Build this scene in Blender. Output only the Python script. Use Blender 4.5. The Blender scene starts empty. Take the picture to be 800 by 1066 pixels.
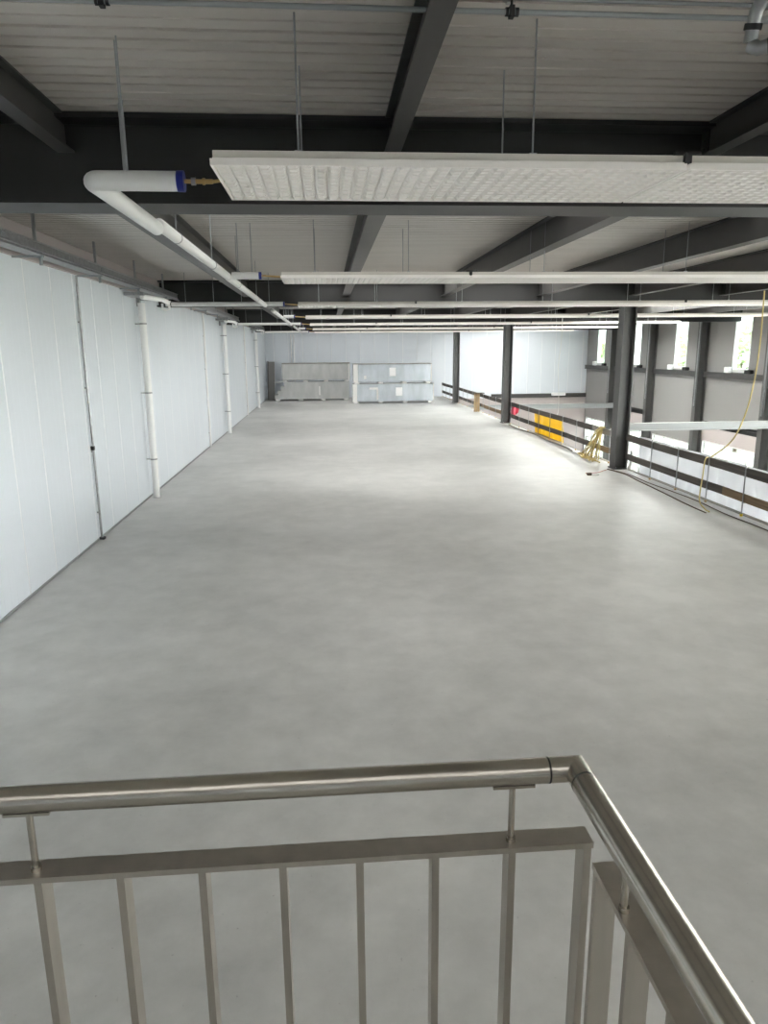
import bpy, math, random
from mathutils import Vector, Matrix
random.seed(7)
S = bpy.context.scene
COL = S.collection
PI = math.pi

# ------------------------------------------------------------------ mesh builder
class MB:
    def __init__(s): s.v = []; s.f = []; s.sm = []; s.mi = []
    def add(s, vs, fs, smooth=False, mi=0):
        b = len(s.v); s.v += [tuple(p) for p in vs]
        for f in fs: s.f.append([b + i for i in f]); s.sm.append(smooth); s.mi.append(mi)
        return s
    def box(s, x0, x1, y0, y1, z0, z1, mi=0, bev=0.0):
        if bev > 0: return s.bevbox(x0, x1, y0, y1, z0, z1, bev, mi)
        v = [(x0,y0,z0),(x1,y0,z0),(x1,y1,z0),(x0,y1,z0),(x0,y0,z1),(x1,y0,z1),(x1,y1,z1),(x0,y1,z1)]
        return s.add(v, [(0,3,2,1),(4,5,6,7),(0,1,5,4),(1,2,6,5),(2,3,7,6),(3,0,4,7)], False, mi)
    def bevbox(s, x0, x1, y0, y1, z0, z1, b, mi=0):
        # chamfered outline in plan, chamfered top and bottom
        def ring(i, z):
            c = b
            x0_, x1_, y0_, y1_ = x0+i, x1-i, y0+i, y1-i
            return [(x0_+c,y0_,z),(x1_-c,y0_,z),(x1_,y0_+c,z),(x1_,y1_-c,z),(x1_-c,y1_,z),(x0_+c,y1_,z),(x0_,y1_-c,z),(x0_,y0_+c,z)]
        rs = [ring(b, z0), ring(0, z0+b), ring(0, z1-b), ring(b, z1)]
        v = sum(rs, []); f = []
        for k in range(3):
            for i in range(8):
                j = (i+1) % 8; f.append((k*8+i, k*8+j, (k+1)*8+j, (k+1)*8+i))
        f.append(tuple(range(7,-1,-1))); f.append(tuple(range(24,32)))
        return s.add(v, f, False, mi)
    def tube(s, pts, r, n=12, caps=True, mi=0, smooth=True):
        pts = [Vector(p) for p in pts]; m = len(pts)
        rad = r if isinstance(r, (list, tuple)) else [r]*m
        T = []
        for i in range(m):
            a = pts[max(i-1,0)]; b = pts[min(i+1,m-1)]; T.append((b-a).normalized())
        up = Vector((0,0,1)) if abs(T[0].z) < .9 else Vector((1,0,0))
        N = (up - T[0]*up.dot(T[0])).normalized(); rings = []
        for i in range(m):
            N = (N - T[i]*N.dot(T[i])).normalized(); B = T[i].cross(N)
            rings.append([pts[i] + (N*math.cos(2*PI*k/n) + B*math.sin(2*PI*k/n))*rad[i] for k in range(n)])
        v = [p for rg in rings for p in rg]; f = []
        for i in range(m-1):
            for k in range(n):
                j = (k+1) % n; f.append((i*n+k, i*n+j, (i+1)*n+j, (i+1)*n+k))
        s.add(v, f, smooth, mi)
        if caps:
            s.add(rings[0], [tuple(range(n-1,-1,-1))], False, mi); s.add(rings[-1], [tuple(range(n))], False, mi)
        return s
    def prism(s, prof, axis, a, b, mi=0, smooth=False):
        # prof: closed list of 2D points; axis 0: (y,z) along x; 1: (x,z) along y; 2: (x,y) along z
        def P(p, t):
            return (t,p[0],p[1]) if axis == 0 else ((p[0],t,p[1]) if axis == 1 else (p[0],p[1],t))
        n = len(prof)
        v = [P(p,a) for p in prof] + [P(p,b) for p in prof]
        f = [(i,(i+1)%n,n+(i+1)%n,n+i) for i in range(n)] + [tuple(range(n-1,-1,-1)), tuple(range(n,2*n))]
        return s.add(v, f, smooth, mi)
    def mesh(s, name, mats):
        me = bpy.data.meshes.new(name); me.from_pydata(s.v, [], s.f); me.update()
        for p, sm, mi in zip(me.polygons, s.sm, s.mi): p.use_smooth = sm; p.material_index = mi
        for m in (mats if isinstance(mats, (list, tuple)) else [mats]): me.materials.append(m)
        import bmesh
        bm = bmesh.new(); bm.from_mesh(me); bmesh.ops.recalc_face_normals(bm, faces=bm.faces); bm.to_mesh(me); bm.free()
        return me
    def build(s, name, mats, parent=None, loc=None):
        o = bpy.data.objects.new(name, s.mesh(name, mats)); COL.objects.link(o)
        if parent: o.parent = parent
        if loc: o.location = loc
        return o

def tag(o, label=None, cat=None, group=None, kind=None):
    if label: o['label'] = label
    if cat: o['category'] = cat
    if group: o['group'] = group
    if kind: o['kind'] = kind
    return o
def thing(name, label, cat, loc=(0,0,0), group=None):
    o = bpy.data.objects.new(name, None); COL.objects.link(o); o.location = loc; o.empty_display_size = .1
    return tag(o, label, cat, group)
def struct(name, mb, mats):
    return tag(mb.build(name, mats), None, None, None, 'structure')
def copy_tree(o, parent=None):
    c = o.copy(); COL.objects.link(c)
    if parent: c.parent = parent
    for ch in list(o.children): copy_tree(ch, c)
    return c
ORD = ['first','second','third','fourth','fifth','sixth','seventh','eighth','ninth','tenth']

# ------------------------------------------------------------------ materials
def mat(name, color, rough=.6, metal=0.0, spec=.5, noise=None, bump=None, trans=0):
    m = bpy.data.materials.new(name); m.use_nodes = True
    nt = m.node_tree; b = nt.nodes['Principled BSDF']
    b.inputs['Base Color'].default_value = (*color, 1); b.inputs['Roughness'].default_value = rough
    b.inputs['Metallic'].default_value = metal; b.inputs['Specular IOR Level'].default_value = spec
    tc = nt.nodes.new('ShaderNodeTexCoord')
    if noise:   # (scale, amount, stretch)
        sc, am, st = noise
        mp = nt.nodes.new('ShaderNodeMapping'); mp.inputs['Scale'].default_value = st
        nt.links.new(tc.outputs['Object'], mp.inputs['Vector'])
        n = nt.nodes.new('ShaderNodeTexNoise'); n.inputs['Scale'].default_value = sc; n.inputs['Detail'].default_value = 6
        nt.links.new(mp.outputs['Vector'], n.inputs['Vector'])
        r = nt.nodes.new('ShaderNodeMapRange'); r.inputs['From Min'].default_value = .3; r.inputs['From Max'].default_value = .7
        r.inputs['To Min'].default_value = 1-am; r.inputs['To Max'].default_value = 1+am
        nt.links.new(n.outputs['Fac'], r.inputs['Value'])
        mx = nt.nodes.new('ShaderNodeMix'); mx.data_type = 'RGBA'; mx.blend_type = 'MULTIPLY'; mx.inputs[0].default_value = 1
        mx.inputs[6].default_value = (*color, 1); nt.links.new(r.outputs['Result'], mx.inputs[7])
        nt.links.new(mx.outputs[2], b.inputs['Base Color'])
    if bump:    # (scale, strength, stretch)
        sc, stg, st = bump
        mp = nt.nodes.new('ShaderNodeMapping'); mp.inputs['Scale'].default_value = st
        nt.links.new(tc.outputs['Object'], mp.inputs['Vector'])
        n = nt.nodes.new('ShaderNodeTexNoise'); n.inputs['Scale'].default_value = sc; n.inputs['Detail'].default_value = 4
        nt.links.new(mp.outputs['Vector'], n.inputs['Vector'])
        bp = nt.nodes.new('ShaderNodeBump'); bp.inputs['Strength'].default_value = stg; bp.inputs['Distance'].default_value = .02
        nt.links.new(n.outputs['Fac'], bp.inputs['Height']); nt.links.new(bp.outputs['Normal'], b.inputs['Normal'])
    return m

def concrete(name, c0, c1, rough0, rough1):
    m = bpy.data.materials.new(name); m.use_nodes = True
    nt = m.node_tree; b = nt.nodes['Principled BSDF']; L = nt.links.new
    tc = nt.nodes.new('ShaderNodeTexCoord')
    def noise(sc, det, st=(1,1,1), rg=.5):
        mp = nt.nodes.new('ShaderNodeMapping'); mp.inputs['Scale'].default_value = st; L(tc.outputs['Object'], mp.inputs['Vector'])
        n = nt.nodes.new('ShaderNodeTexNoise'); n.inputs['Scale'].default_value = sc; n.inputs['Detail'].default_value = det
        n.inputs['Roughness'].default_value = rg; L(mp.outputs['Vector'], n.inputs['Vector']); return n
    n1 = noise(.35, 5); n2 = noise(2.2, 8, (1,1,1), .65); n3 = noise(26, 3)
    a = nt.nodes.new('ShaderNodeMath'); a.operation = 'MULTIPLY_ADD'; a.inputs[1].default_value = .55
    L(n1.outputs['Fac'], a.inputs[0])
    k = nt.nodes.new('ShaderNodeMath'); k.operation = 'MULTIPLY'; k.inputs[1].default_value = .45; L(n2.outputs['Fac'], k.inputs[0])
    L(k.outputs[0], a.inputs[2])
    cr = nt.nodes.new('ShaderNodeValToRGB'); cr.color_ramp.elements[0].position = .36; cr.color_ramp.elements[1].position = .62
    cr.color_ramp.elements[0].color = (*c0,1); cr.color_ramp.elements[1].color = (*c1,1)
    L(a.outputs[0], cr.inputs[0])
    # small dark specks
    sp = nt.nodes.new('ShaderNodeMapRange'); sp.inputs['From Min'].default_value = .70; sp.inputs['From Max'].default_value = .78
    sp.inputs['To Min'].default_value = 1; sp.inputs['To Max'].default_value = .72; L(n3.outputs['Fac'], sp.inputs['Value'])
    mx = nt.nodes.new('ShaderNodeMix'); mx.data_type = 'RGBA'; mx.blend_type = 'MULTIPLY'; mx.inputs[0].default_value = 1
    L(cr.outputs['Color'], mx.inputs[6]); L(sp.outputs['Result'], mx.inputs[7]); L(mx.outputs[2], b.inputs['Base Color'])
    rr = nt.nodes.new('ShaderNodeMapRange'); rr.inputs['To Min'].default_value = rough0; rr.inputs['To Max'].default_value = rough1
    L(n2.outputs['Fac'], rr.inputs['Value']); L(rr.outputs['Result'], b.inputs['Roughness'])
    bp = nt.nodes.new('ShaderNodeBump'); bp.inputs['Strength'].default_value = .12; bp.inputs['Distance'].default_value = .01
    L(n2.outputs['Fac'], bp.inputs['Height']); L(bp.outputs['Normal'], b.inputs['Normal'])
    return m

M = {}
M['floor'] = concrete('power floated concrete', (.415,.42,.405), (.60,.60,.58), .30, .55)
M['floor_low'] = mat('lower hall concrete', (.62,.60,.58), .6, noise=(.5,.1,(1,1,1)))
M['wall'] = mat('white sandwich panel', (.70,.745,.795), .38, noise=(.4,.03,(1,1,1)))
M['seam_highlight'] = mat('panel joint', (.84,.86,.88), .3)  # lighter colour paints the highlight along the joints
M['facade'] = mat('facade panel inside', (.25,.243,.236), .5)
M['lintel'] = mat('pinkish lintel panel', (.46,.41,.40), .6)
M['deck'] = mat('roof deck sheet', (.52,.485,.445), .32, 0, .5, noise=(1.2,.06,(.4,3,1)))
M['steel'] = mat('anthracite painted steel', (.015,.0155,.0155), .5, noise=(3,.1,(1,1,1)))
M['steel2'] = mat('grey primed steel', (.052,.050,.048), .45, noise=(3,.1,(1,1,1)))
M['steel3'] = mat('grey painted column steel', (.075,.075,.073), .4, noise=(3,.08,(1,1,1)))
M['tie'] = mat('light grey steel', (.30,.315,.315), .45)
M['galv'] = mat('galvanised steel', (.36,.365,.37), .33, .9, noise=(14,.15,(1,1,1)))
M['rod'] = mat('zinc rod', (.34,.36,.37), .4, .6)
M['panel'] = mat('white radiant panel', (.90,.865,.83), .3)
M['panelside'] = mat('panel side rail', (.62,.59,.54), .45)
M['pipe'] = mat('white pipe jacket', (.90,.90,.89), .35)
M['jacket'] = mat('pipe insulation jacket', (.70,.70,.69), .35)
M['blue'] = mat('blue end cap', (.006,.014,.17), .4)
M['brass'] = mat('brass fitting', (.55,.38,.16), .35, .9)
M['inox'] = mat('brushed stainless', (.50,.47,.42), .27, 1, bump=(60,.08,(.05,.05,1)), noise=(40,.05,(.04,1,1)))
M['inoxflat'] = mat('brushed stainless flat bar', (.47,.44,.395), .40, 1, noise=(30,.07,(1,1,.1)))
M['black'] = mat('black rubber', (.012,.012,.013), .6)
M['board'] = mat('weathered scaffold board', (.085,.075,.065), .75, noise=(6,.3,(1,.15,4)))
M['boardnew'] = mat('brown scaffold board', (.23,.16,.095), .75, noise=(6,.25,(1,.15,4)))
M['boardpale'] = mat('pale grey scaffold board', (.30,.28,.25), .75, noise=(6,.25,(1,.15,4)))
M['yellow'] = mat('yellow tarpaulin', (.90,.66,.05), .5, noise=(2.6,.18,(1,1,1)))
M['yellowcable'] = mat('yellow cable sheath', (.62,.50,.20), .5)
M['whitecable'] = mat('white cable sheath', (.75,.75,.72), .5)
M['cord'] = mat('dark extension cable', (.12,.085,.06), .6)
M['redcord'] = mat('red cable', (.45,.12,.07), .6)
M['film'] = mat('clear wrapped silver', (.63,.64,.63), .25, .25, noise=(3,.12,(1,1,.4)), bump=(9,.25,(1,1,.3)))
M['filmblue'] = mat('blue tinted film wrap', (.61,.665,.72), .18, .25, noise=(2.5,.16,(1,1,.35)), bump=(7,.35,(1,1,.3)))
M['foam'] = mat('white foam', (.85,.84,.82), .7)
M['paper'] = mat('white paper', (.9,.9,.9), .7)
M['wood'] = mat('raw pale timber', (.58,.43,.24), .7, noise=(5,.2,(4,4,.4)))
M['red'] = mat('red fabric', (.70,.10,.15), .7)
M['whiteplastic'] = mat('white plastic', (.85,.85,.85), .4)
M['mud'] = mat('scrap brown', (.10,.07,.05), .8)
M['frame'] = mat('white window frame', (.85,.85,.84), .4)
M['leaf'] = mat('leaf green', (.34,.44,.20), .7, noise=(1.5,.3,(1,1,1)))
M['bark'] = mat('bark', (.12,.09,.06), .9)
M['ground'] = mat('outdoor gravel ground', (.42,.42,.38), .9, noise=(.4,.15,(1,1,1)))

def translucent(name, color, mix):
    m = bpy.data.materials.new(name); m.use_nodes = True; nt = m.node_tree
    b = nt.nodes['Principled BSDF']; b.inputs['Base Color'].default_value = (*color,1); b.inputs['Roughness'].default_value = .35
    t = nt.nodes.new('ShaderNodeBsdfTranslucent'); t.inputs['Color'].default_value = (*color,1)
    mx = nt.nodes.new('ShaderNodeMixShader'); mx.inputs[0].default_value = mix
    nt.links.new(b.outputs[0], mx.inputs[1]); nt.links.new(t.outputs[0], mx.inputs[2])
    nt.links.new(mx.outputs[0], nt.nodes['Material Output'].inputs['Surface'])
    return m
M['yellow_sheet'] = translucent('yellow tarpaulin cloth', (.92,.70,.08), .45)
M['sheet'] = translucent('white translucent plastic sheet', (.83,.84,.86), .38)
def glass(name, color):
    m = bpy.data.materials.new(name); m.use_nodes = True; nt = m.node_tree
    t = nt.nodes.new('ShaderNodeBsdfTransparent'); t.inputs['Color'].default_value = (*color,1)
    g = nt.nodes.new('ShaderNodeBsdfGlossy'); g.inputs['Roughness'].default_value = .02
    mx = nt.nodes.new('ShaderNodeMixShader'); mx.inputs[0].default_value = .06
    nt.links.new(t.outputs[0], mx.inputs[1]); nt.links.new(g.outputs[0], mx.inputs[2])
    nt.links.new(mx.outputs[0], nt.nodes['Material Output'].inputs['Surface'])
    return m
M['tinted'] = glass('dimmed window glass', (.40,.44,.43))  # tint put in to dim the bright view outside
M['gate'] = glass('dimmed gate glazing', (.34,.36,.36))  # tint put in to darken the daylight seen through the gates
M['opal'] = glass('tinted added roof light sheet', (.25,.25,.25))  # tint limits the daylight from the added roof lights
M['opalclear'] = glass('light tinted added roof light sheet', (.55,.55,.55))  # weaker tint for some of the added roof lights
M['clear'] = glass('clear glass', (.9,.92,.92))

# ------------------------------------------------------------------ dimensions
XL, XR, XE = -4.16, 18.8, 8.33          # left wall, facade, slab edge
YB, YF = -7.0, 51.2                      # back wall, far wall
ZC = 5.02                                # underside of roof deck
ZLOW = -4.5
BEAMS = [6.1, 19.05, 31.9, 44.7]
PX = [-1.93, .56, 3.10, 5.62, 8.12, 10.6, 13.1, 15.6]
PANEL_FAR = [5.04, 11.12, 17.3, 23.5, 29.95, 36.4, 42.8]
ZP = 4.28

# ------------------------------------------------------------------ shell
b = MB(); b.box(XL-.2, XE, YB-.2, YF+.2, -.30, 0); struct('floor', b, M['floor'])
b = MB(); b.box(XL-.2, XR+.3, YB-.2, YF+.2, ZLOW-.2, ZLOW); struct('floor_lower_hall', b, M['floor_low'])
# roof lights added to let daylight into the hall: (x0, x1, [(y0, y1) ...])
ADDED_LIGHTS = [(-3.0, -.45, [(-3.6, -1.0), (6.6, 9.4), (20.3, 30.2), (33.2, 43.2), (46.0, 50.2)]),
          (-.45, 7.0, [(-3.6, -1.0), (6.6, 9.4), (17.3, 18.7), (20.3, 30.2), (33.2, 43.2), (46.0, 50.2)]),
          (9.4, 11.2, [(34.0, 40.0), (46.4, 50.0)]),
          (11.2, 14.8, [(11.0, 14.0), (24.0, 29.0), (34.0, 40.0), (46.4, 50.0)])]
# roof deck: trapezoidal sheet, period .57 with three deep and one shallow groove
b = MB(); prof = []
y = YB-.2; y0r = 4.47 - .57*24
k = 0; yy = y0r
while yy < YF+.2:
    for i, d in enumerate((.055,.055,.055,.008)):
        q = yy + i*.1425
        if YB-.2 < q < YF+.1:
            prof += [(q-.019, ZC), (q-.017, ZC+d), (q+.017, ZC+d), (q+.019, ZC)]
    yy += .57
prof = [(YB-.2, ZC)] + prof + [(YF+.2, ZC), (YF+.2, ZC+.16), (YB-.2, ZC+.16)]
n = len(prof)
def deck(x0, x1, ya, yb):
    pr = [(ya, ZC)] + [p for p in prof[1:-3] if ya < p[0] < yb] + [(yb, ZC), (yb, ZC+.16), (ya, ZC+.16)]
    n = len(pr); vs = [(x0,p[0],p[1]) for p in pr] + [(x1,p[0],p[1]) for p in pr]
    b.add(vs, [(i,(i+1)%n,n+(i+1)%n,n+i) for i in range(n)])
    for s_ in (0, n):          # end faces as quads between profile and top
        for i in range(n-3): b.add([vs[s_+i], vs[s_+i+1], (vs[s_][0], pr[i+1][0], ZC+.16), (vs[s_][0], pr[i][0], ZC+.16)], [(0,1,2,3)])
xe = XL-.2
for (xa, xb, sky) in ADDED_LIGHTS:
    deck(xe, xa, YB-.2, YF+.2); xe = xb
    ye = YB-.2
    for (a, c) in sky: deck(xa, xb, ye, a); ye = c
    deck(xa, xb, ye, YF+.2)
deck(xe, XR+.3, YB-.2, YF+.2)
struct('ceiling', b, M['deck'])

def panel_wall(fixed, sign, a0, a1, z0, z1, first, pitch, axis, thick=.2, ribs=True):
    # wall face with vertical joints; axis 1: runs along y at x=fixed; axis 0: runs along x at y=fixed
    b = MB(); pr = [(a0, 0)]; mi = []
    q = first
    while q < a1-.05:
        if q > a0+.05:
            pr += [(q-.016,0),(q-.006,.010),(q+.006,.010),(q+.016,0)]
        if ribs:
            for k in range(1, 5):
                w = q + pitch*k/5
                if a0+.05 < w < a1-.05: pr += [(w-.012,0),(w,.0022),(w+.012,0)]
        q += pitch
    pr += [(a1, 0)]
    def P(a, d, z):
        return (fixed+sign*d, a, z) if axis == 1 else (a, fixed+sign*d, z)
    n = len(pr)
    for i in range(n-1):
        (a,d),(c,e) = pr[i], pr[i+1]
        m = 1 if (d > .004 or e > .004) else 0
        b.add([P(a,d,z0),P(c,e,z0),P(c,e,z1),P(a,d,z1)], [(0,1,2,3)], False, m)
    b.add([P(a0,thick,z0),P(a1,thick,z0),P(a1,thick,z1),P(a0,thick,z1)], [(3,2,1,0)])
    b.add([P(a0,0,z0),P(a1,0,z0),P(a1,thick,z0),P(a0,thick,z0)], [(3,2,1,0)])
    b.add([P(a0,0,z1),P(a1,0,z1),P(a1,thick,z1),P(a0,thick,z1)], [(0,1,2,3)])
    b.add([P(a0,0,z0),P(a0,0,z1),P(a0,thick,z1),P(a0,thick,z0)], [(0,1,2,3)])
    b.add([P(a1,0,z0),P(a1,0,z1),P(a1,thick,z1),P(a1,thick,z0)], [(0,1,2,3)])
    return b
struct('wall_left', panel_wall(XL, -1, YB, YF, 0, ZC, -6.25, 1.0, 1), [M['wall'], M['seam_highlight']])
struct('wall_far', panel_wall(YF, 1, XL, XR+.3, ZLOW, ZC, XL+.6, 1.0, 0), [M['wall'], M['seam_highlight']])
struct('wall_back', panel_wall(YB, -1, XL, XR+.3, ZLOW, ZC, XL+.6, 1.0, 0), [M['wall'], M['seam_highlight']])
b = MB(); b.box(XE-.2, XE, YB, YF, ZLOW, -.30); struct('wall_under_gallery', b, M['facade'])
b = MB(); b.box(XL, XL+.012, YB, YF, 0, .035); struct('baseboard_left', b, M['rod'])
b = MB(); b.box(XL, XL+.06, YB, YF, 4.57, ZC-.005); struct('trim_1', b, M['lintel'])
b = MB(); b.box(XE-.09, XE+.02, YB, YF, -.30, .012); struct('trim_2', b, M['boardpale'])
# dark rail across the far wall of the lower hall, pinkish panels under it
b = MB(); b.box(XE+3.5, XR, YF-.16, YF, -.18, .10); struct('trim_3', b, M['steel2'])
b = MB(); b.box(XE+.3, XR, YF-.05, YF, ZLOW, -.18); struct('trim_4', b, M['lintel'])

# facade
FC = [-5.0, .6, 6.3, 12.0, 17.7, 23.35, 29.0, 34.7, 40.3, 45.9]      # column axes
b = MB(); T = .18; ADDED_GLAZING = (1, 2, 3, 4)
WZ0, WZ1 = 2.13, 4.70
ends = FC + [YF]
for i in range(len(FC)):
    a, c = ends[i], ends[i+1]
    w0, w1, wz, wt = a+2.0, a+3.35, WZ0, WZ1
    w1 = min(w1, c-.5)
    if i in ADDED_GLAZING: w0, w1, wz, wt = a+.35, c-.35, -.2, 2.8           # broad glazing added out of the frame to light the hall
    b.box(XR, XR+T, a, w0, wz, ZC); b.box(XR, XR+T, w1, c, wz, ZC); b.box(XR, XR+T, w0, w1, wt, ZC)
    low = -.30 if i in (6, 8, 4, 2, 0) else -1.58
    b.box(XR, XR+T, a, c, low, wz)
    b.box(XR+.02, XR+T, a, a+.25, ZLOW, low); b.box(XR+.02, XR+T, c-.25, c, ZLOW, low)
struct('wall_right', b, M['facade'])
for k, i in enumerate((0, 2, 4, 6, 8)):
    b = MB(); b.box(XR+.0, XR+.14, FC[i]+.2, ends[i+1]-.2, -1.27, -.62); struct('trim_%d' % (5+k), b, M['lintel'])
    b = MB(); b.box(XR+.08, XR+T, FC[i]+.2, ends[i+1]-.2, -.62, -.30); struct('trim_%d' % (10+k), b, M['steel'])
    b = MB(); b.box(XR-.01, XR+.08, FC[i]+.2, ends[i+1]-.2, -.48, -.43); struct('trim_%d' % (15+k), b, M['steel'])
# windows
wn = 1
for i in range(10):
    a, c = ends[i], ends[i+1]; w0, w1 = a+2.0, min(a+3.35, c-.5)
    if i in ADDED_GLAZING:  # unseen glazing, added for side light
        b = MB(); w0, w1 = a+.35, c-.35
        for k in range(4): q = w0+(w1-w0)*k/3; b.box(XR+.03, XR+.12, q-.03, q+.03, -.2, 2.8)
        for z in (-.17, 1.3, 2.77): b.box(XR+.03, XR+.12, w0, w1, z-.03, z+.03)
        o = struct('window_%d' % wn, b, M['frame'])
        p = MB(); p.box(XR+.07, XR+.08, w0, w1, -.2, 2.8); p.build('pane', M['clear'], o)
        wn += 1; continue
    b = MB()
    b.box(XR-.01, XR+T, w0, w0+.06, WZ0, WZ1); b.box(XR-.01, XR+T, w1-.06, w1, WZ0, WZ1)
    b.box(XR-.01, XR+T, w0, w1, WZ0, WZ0+.16); b.box(XR-.01, XR+T, w0, w1, WZ1-.06, WZ1)
    o = struct('window_%d' % wn, b, M['frame'])
    p = MB(); p.box(XR+.09, XR+.11, w0+.05, w1-.05, WZ0+.15, WZ1-.05); p.build('pane', M['tinted'], o)
    p = MB(); p.box(XR-.20, XR-.01, w1-.02, w1+.34, WZ0-.03, WZ0+.24, bev=.02); p.build('sill_block', M['frame'], o)
    p = MB(); p.box(XR-.20, XR-.01, w0-.42, w0+.02, WZ0-.03, WZ0+.14, bev=.02); p.build('sill_bracket', M['black'], o)
    wn += 1
for i in range(10):                                            # glazed gates of the lower hall
    a, c = ends[i]+.25, ends[i+1]-.25
    top = -1.27 if i in (6, 8, 4, 2, 0) else -1.58
    b = MB(); nm = 4
    b.box(XR+.03, XR+.12, a, c, top-.06, top); b.box(XR+.03, XR+.12, a, c, ZLOW, ZLOW+.1)
    for k in range(nm+1):
        q = a + (c-a)*k/nm; b.box(XR+.03, XR+.12, q-.03, q+.03, ZLOW, top)
    b.box(XR+.03, XR+.12, a, c, -3.0, -2.95)
    o = struct('window_%d' % wn, b, M['frame'])
    p = MB(); p.box(XR+.07, XR+.085, a, c, ZLOW+.05, top-.03); p.build('pane', M['gate'], o)
    wn += 1
for (SX0, SX1, a, c) in [(xa, xb, a, c) for xa, xb, sk in ADDED_LIGHTS for a, c in sk]:  # frames and panes of the added roof lights
    b = MB(); h = ZC+.16
    b.box(SX0-.05, SX0, a-.05, c+.05, h, h+.3); b.box(SX1, SX1+.05, a-.05, c+.05, h, h+.3)
    b.box(SX0, SX1, a-.05, a, h, h+.3); b.box(SX0, SX1, c, c+.05, h, h+.3)
    m = max(2, round((c-a)/1.8))
    for k in range(1, m): q = a+(c-a)*k/m; b.box(SX0, SX1, q-.03, q+.03, h+.24, h+.3)
    o = struct('window_%d' % wn, b, M['frame'])
    p = MB(); p.box(SX0, SX1, a, c, h+.27, h+.28); p.build('pane', M['opalclear'] if 17 < a < 18 or (a > 45 and SX0 > 1) else (M['opal'] if SX0 < 0 else M['clear']), o)
    wn += 1
b = MB(); b.box(XR+.3, 160, -80, 160, ZLOW-.25, ZLOW-.05); struct('ground_outside', b, M['ground'])

# ------------------------------------------------------------------ steelwork
def h_section(b, w, d, tf, tw, axis, a0, a1, cx, cz):
    """H profile, flanges horizontal; cx: cross axis centre, cz: bottom."""
    w2 = w/2; t2 = tw/2
    p = [(-w2,0),(w2,0),(w2,tf),(t2,tf),(t2,d-tf),(w2,d-tf),(w2,d),(-w2,d),(-w2,d-tf),(-t2,d-tf),(-t2,tf),(-w2,tf)]
    b.prism([(cx+x, cz+z) for x, z in p], axis, a0, a1)
def h_column(b, wx, wy, tf, tw, cx, cy, z0, z1, flange_x=True):
    x, y, t = wx/2, wy/2, tw/2
    if flange_x:   # flange plates face +-x, web runs along x
        p = [(-x,-y),(-x+tf,-y),(-x+tf,-t),(x-tf,-t),(x-tf,-y),(x,-y),(x,y),(x-tf,y),(x-tf,t),(-x+tf,t),(-x+tf,y),(-x,y)]
    else:
        p = [(-x,-y),(x,-y),(x,-y+tf),(t,-y+tf),(t,y-tf),(x,y-tf),(x,y),(-x,y),(-x,y-tf),(-t,y-tf),(-t,-y+tf),(-x,-y+tf)]
    b.prism([(cx+u, cy+v) for u, v in p], 2, z0, z1)
for i, Y in enumerate(BEAMS):
    t = thing('cross_beam', 'deep dark steel I-beam crossing the hall under the roof, %s one from the camera' % ORD[i], 'beam', (0, Y, 4.39))
    b = MB(); h_section(b, .44, ZC-.005-4.39, .035, .02, 0, XL+.01, XR-.02, 0, 0)
    b.build('beam_profile', M['steel'], t)
bounds = [YB+.02] + BEAMS + [YF-.02]
bayname = ['before the first cross beam', 'between first and second cross beams', 'between second and third cross beams', 'between third and fourth cross beams', 'behind the fourth cross beam']
for j in range(5):
    y0 = bounds[j] + (.014 if j else 0); y1 = bounds[j+1] - (.014 if j < 4 else 0)
    zb, w = (4.785, .125) if j == 0 else (4.63, .19)
    for k, X in enumerate(PX):
        if j == 0 and k > 4: continue
        t = thing('roof_purlin', 'steel purlin running lengthwise %s, %s from left wall' % (bayname[j], ORD[k]), 'purlin', (X, y0, zb))
        b = MB(); h_section(b, w, ZC-.004-zb, .014, .010, 1, 0, y1-y0, 0, 0)
        b.build('purlin_profile', M['steel2'], t)
        for yy in (.02, y1-y0-.13):
            b = MB(); b.box(-.018, -.005, yy, yy+.11, .03, ZC-zb-.03)
            for q in (.06, .12): b.tube([(-.017, yy+.055, q), (-.032, yy+.055, q)], .012, 6)
            b.build('bolted_cleat', M['steel'], t)
# gallery columns
for i, (cy, lab) in enumerate([(19.2, 'dark steel H-column standing nearest at the gallery edge'), (32.05, 'dark steel H-column at the gallery edge with red cloth hung beside it'), (44.85, 'dark steel H-column at the gallery edge farthest away, near the wrapped bundles')]):
    t = thing('steel_column', lab, 'column', (8.11, cy, 0))
    b = MB(); h_column(b, .36, .36, .03, .018, 0, 0, .02, 4.388); b.build('column_shaft', M['steel3'], t)
    b = MB(); b.box(-.22, .20, -.22, .22, 0.001, .022); b.build('base_plate', M['steel'], t)
    for sx in (-.15, .15):
        for sy in (-.2, .2):
            b = MB(); b.tube([(sx, sy, .02), (sx, sy, .055)], .018, 6); b.build('anchor_bolt', M['galv'], t)
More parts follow.
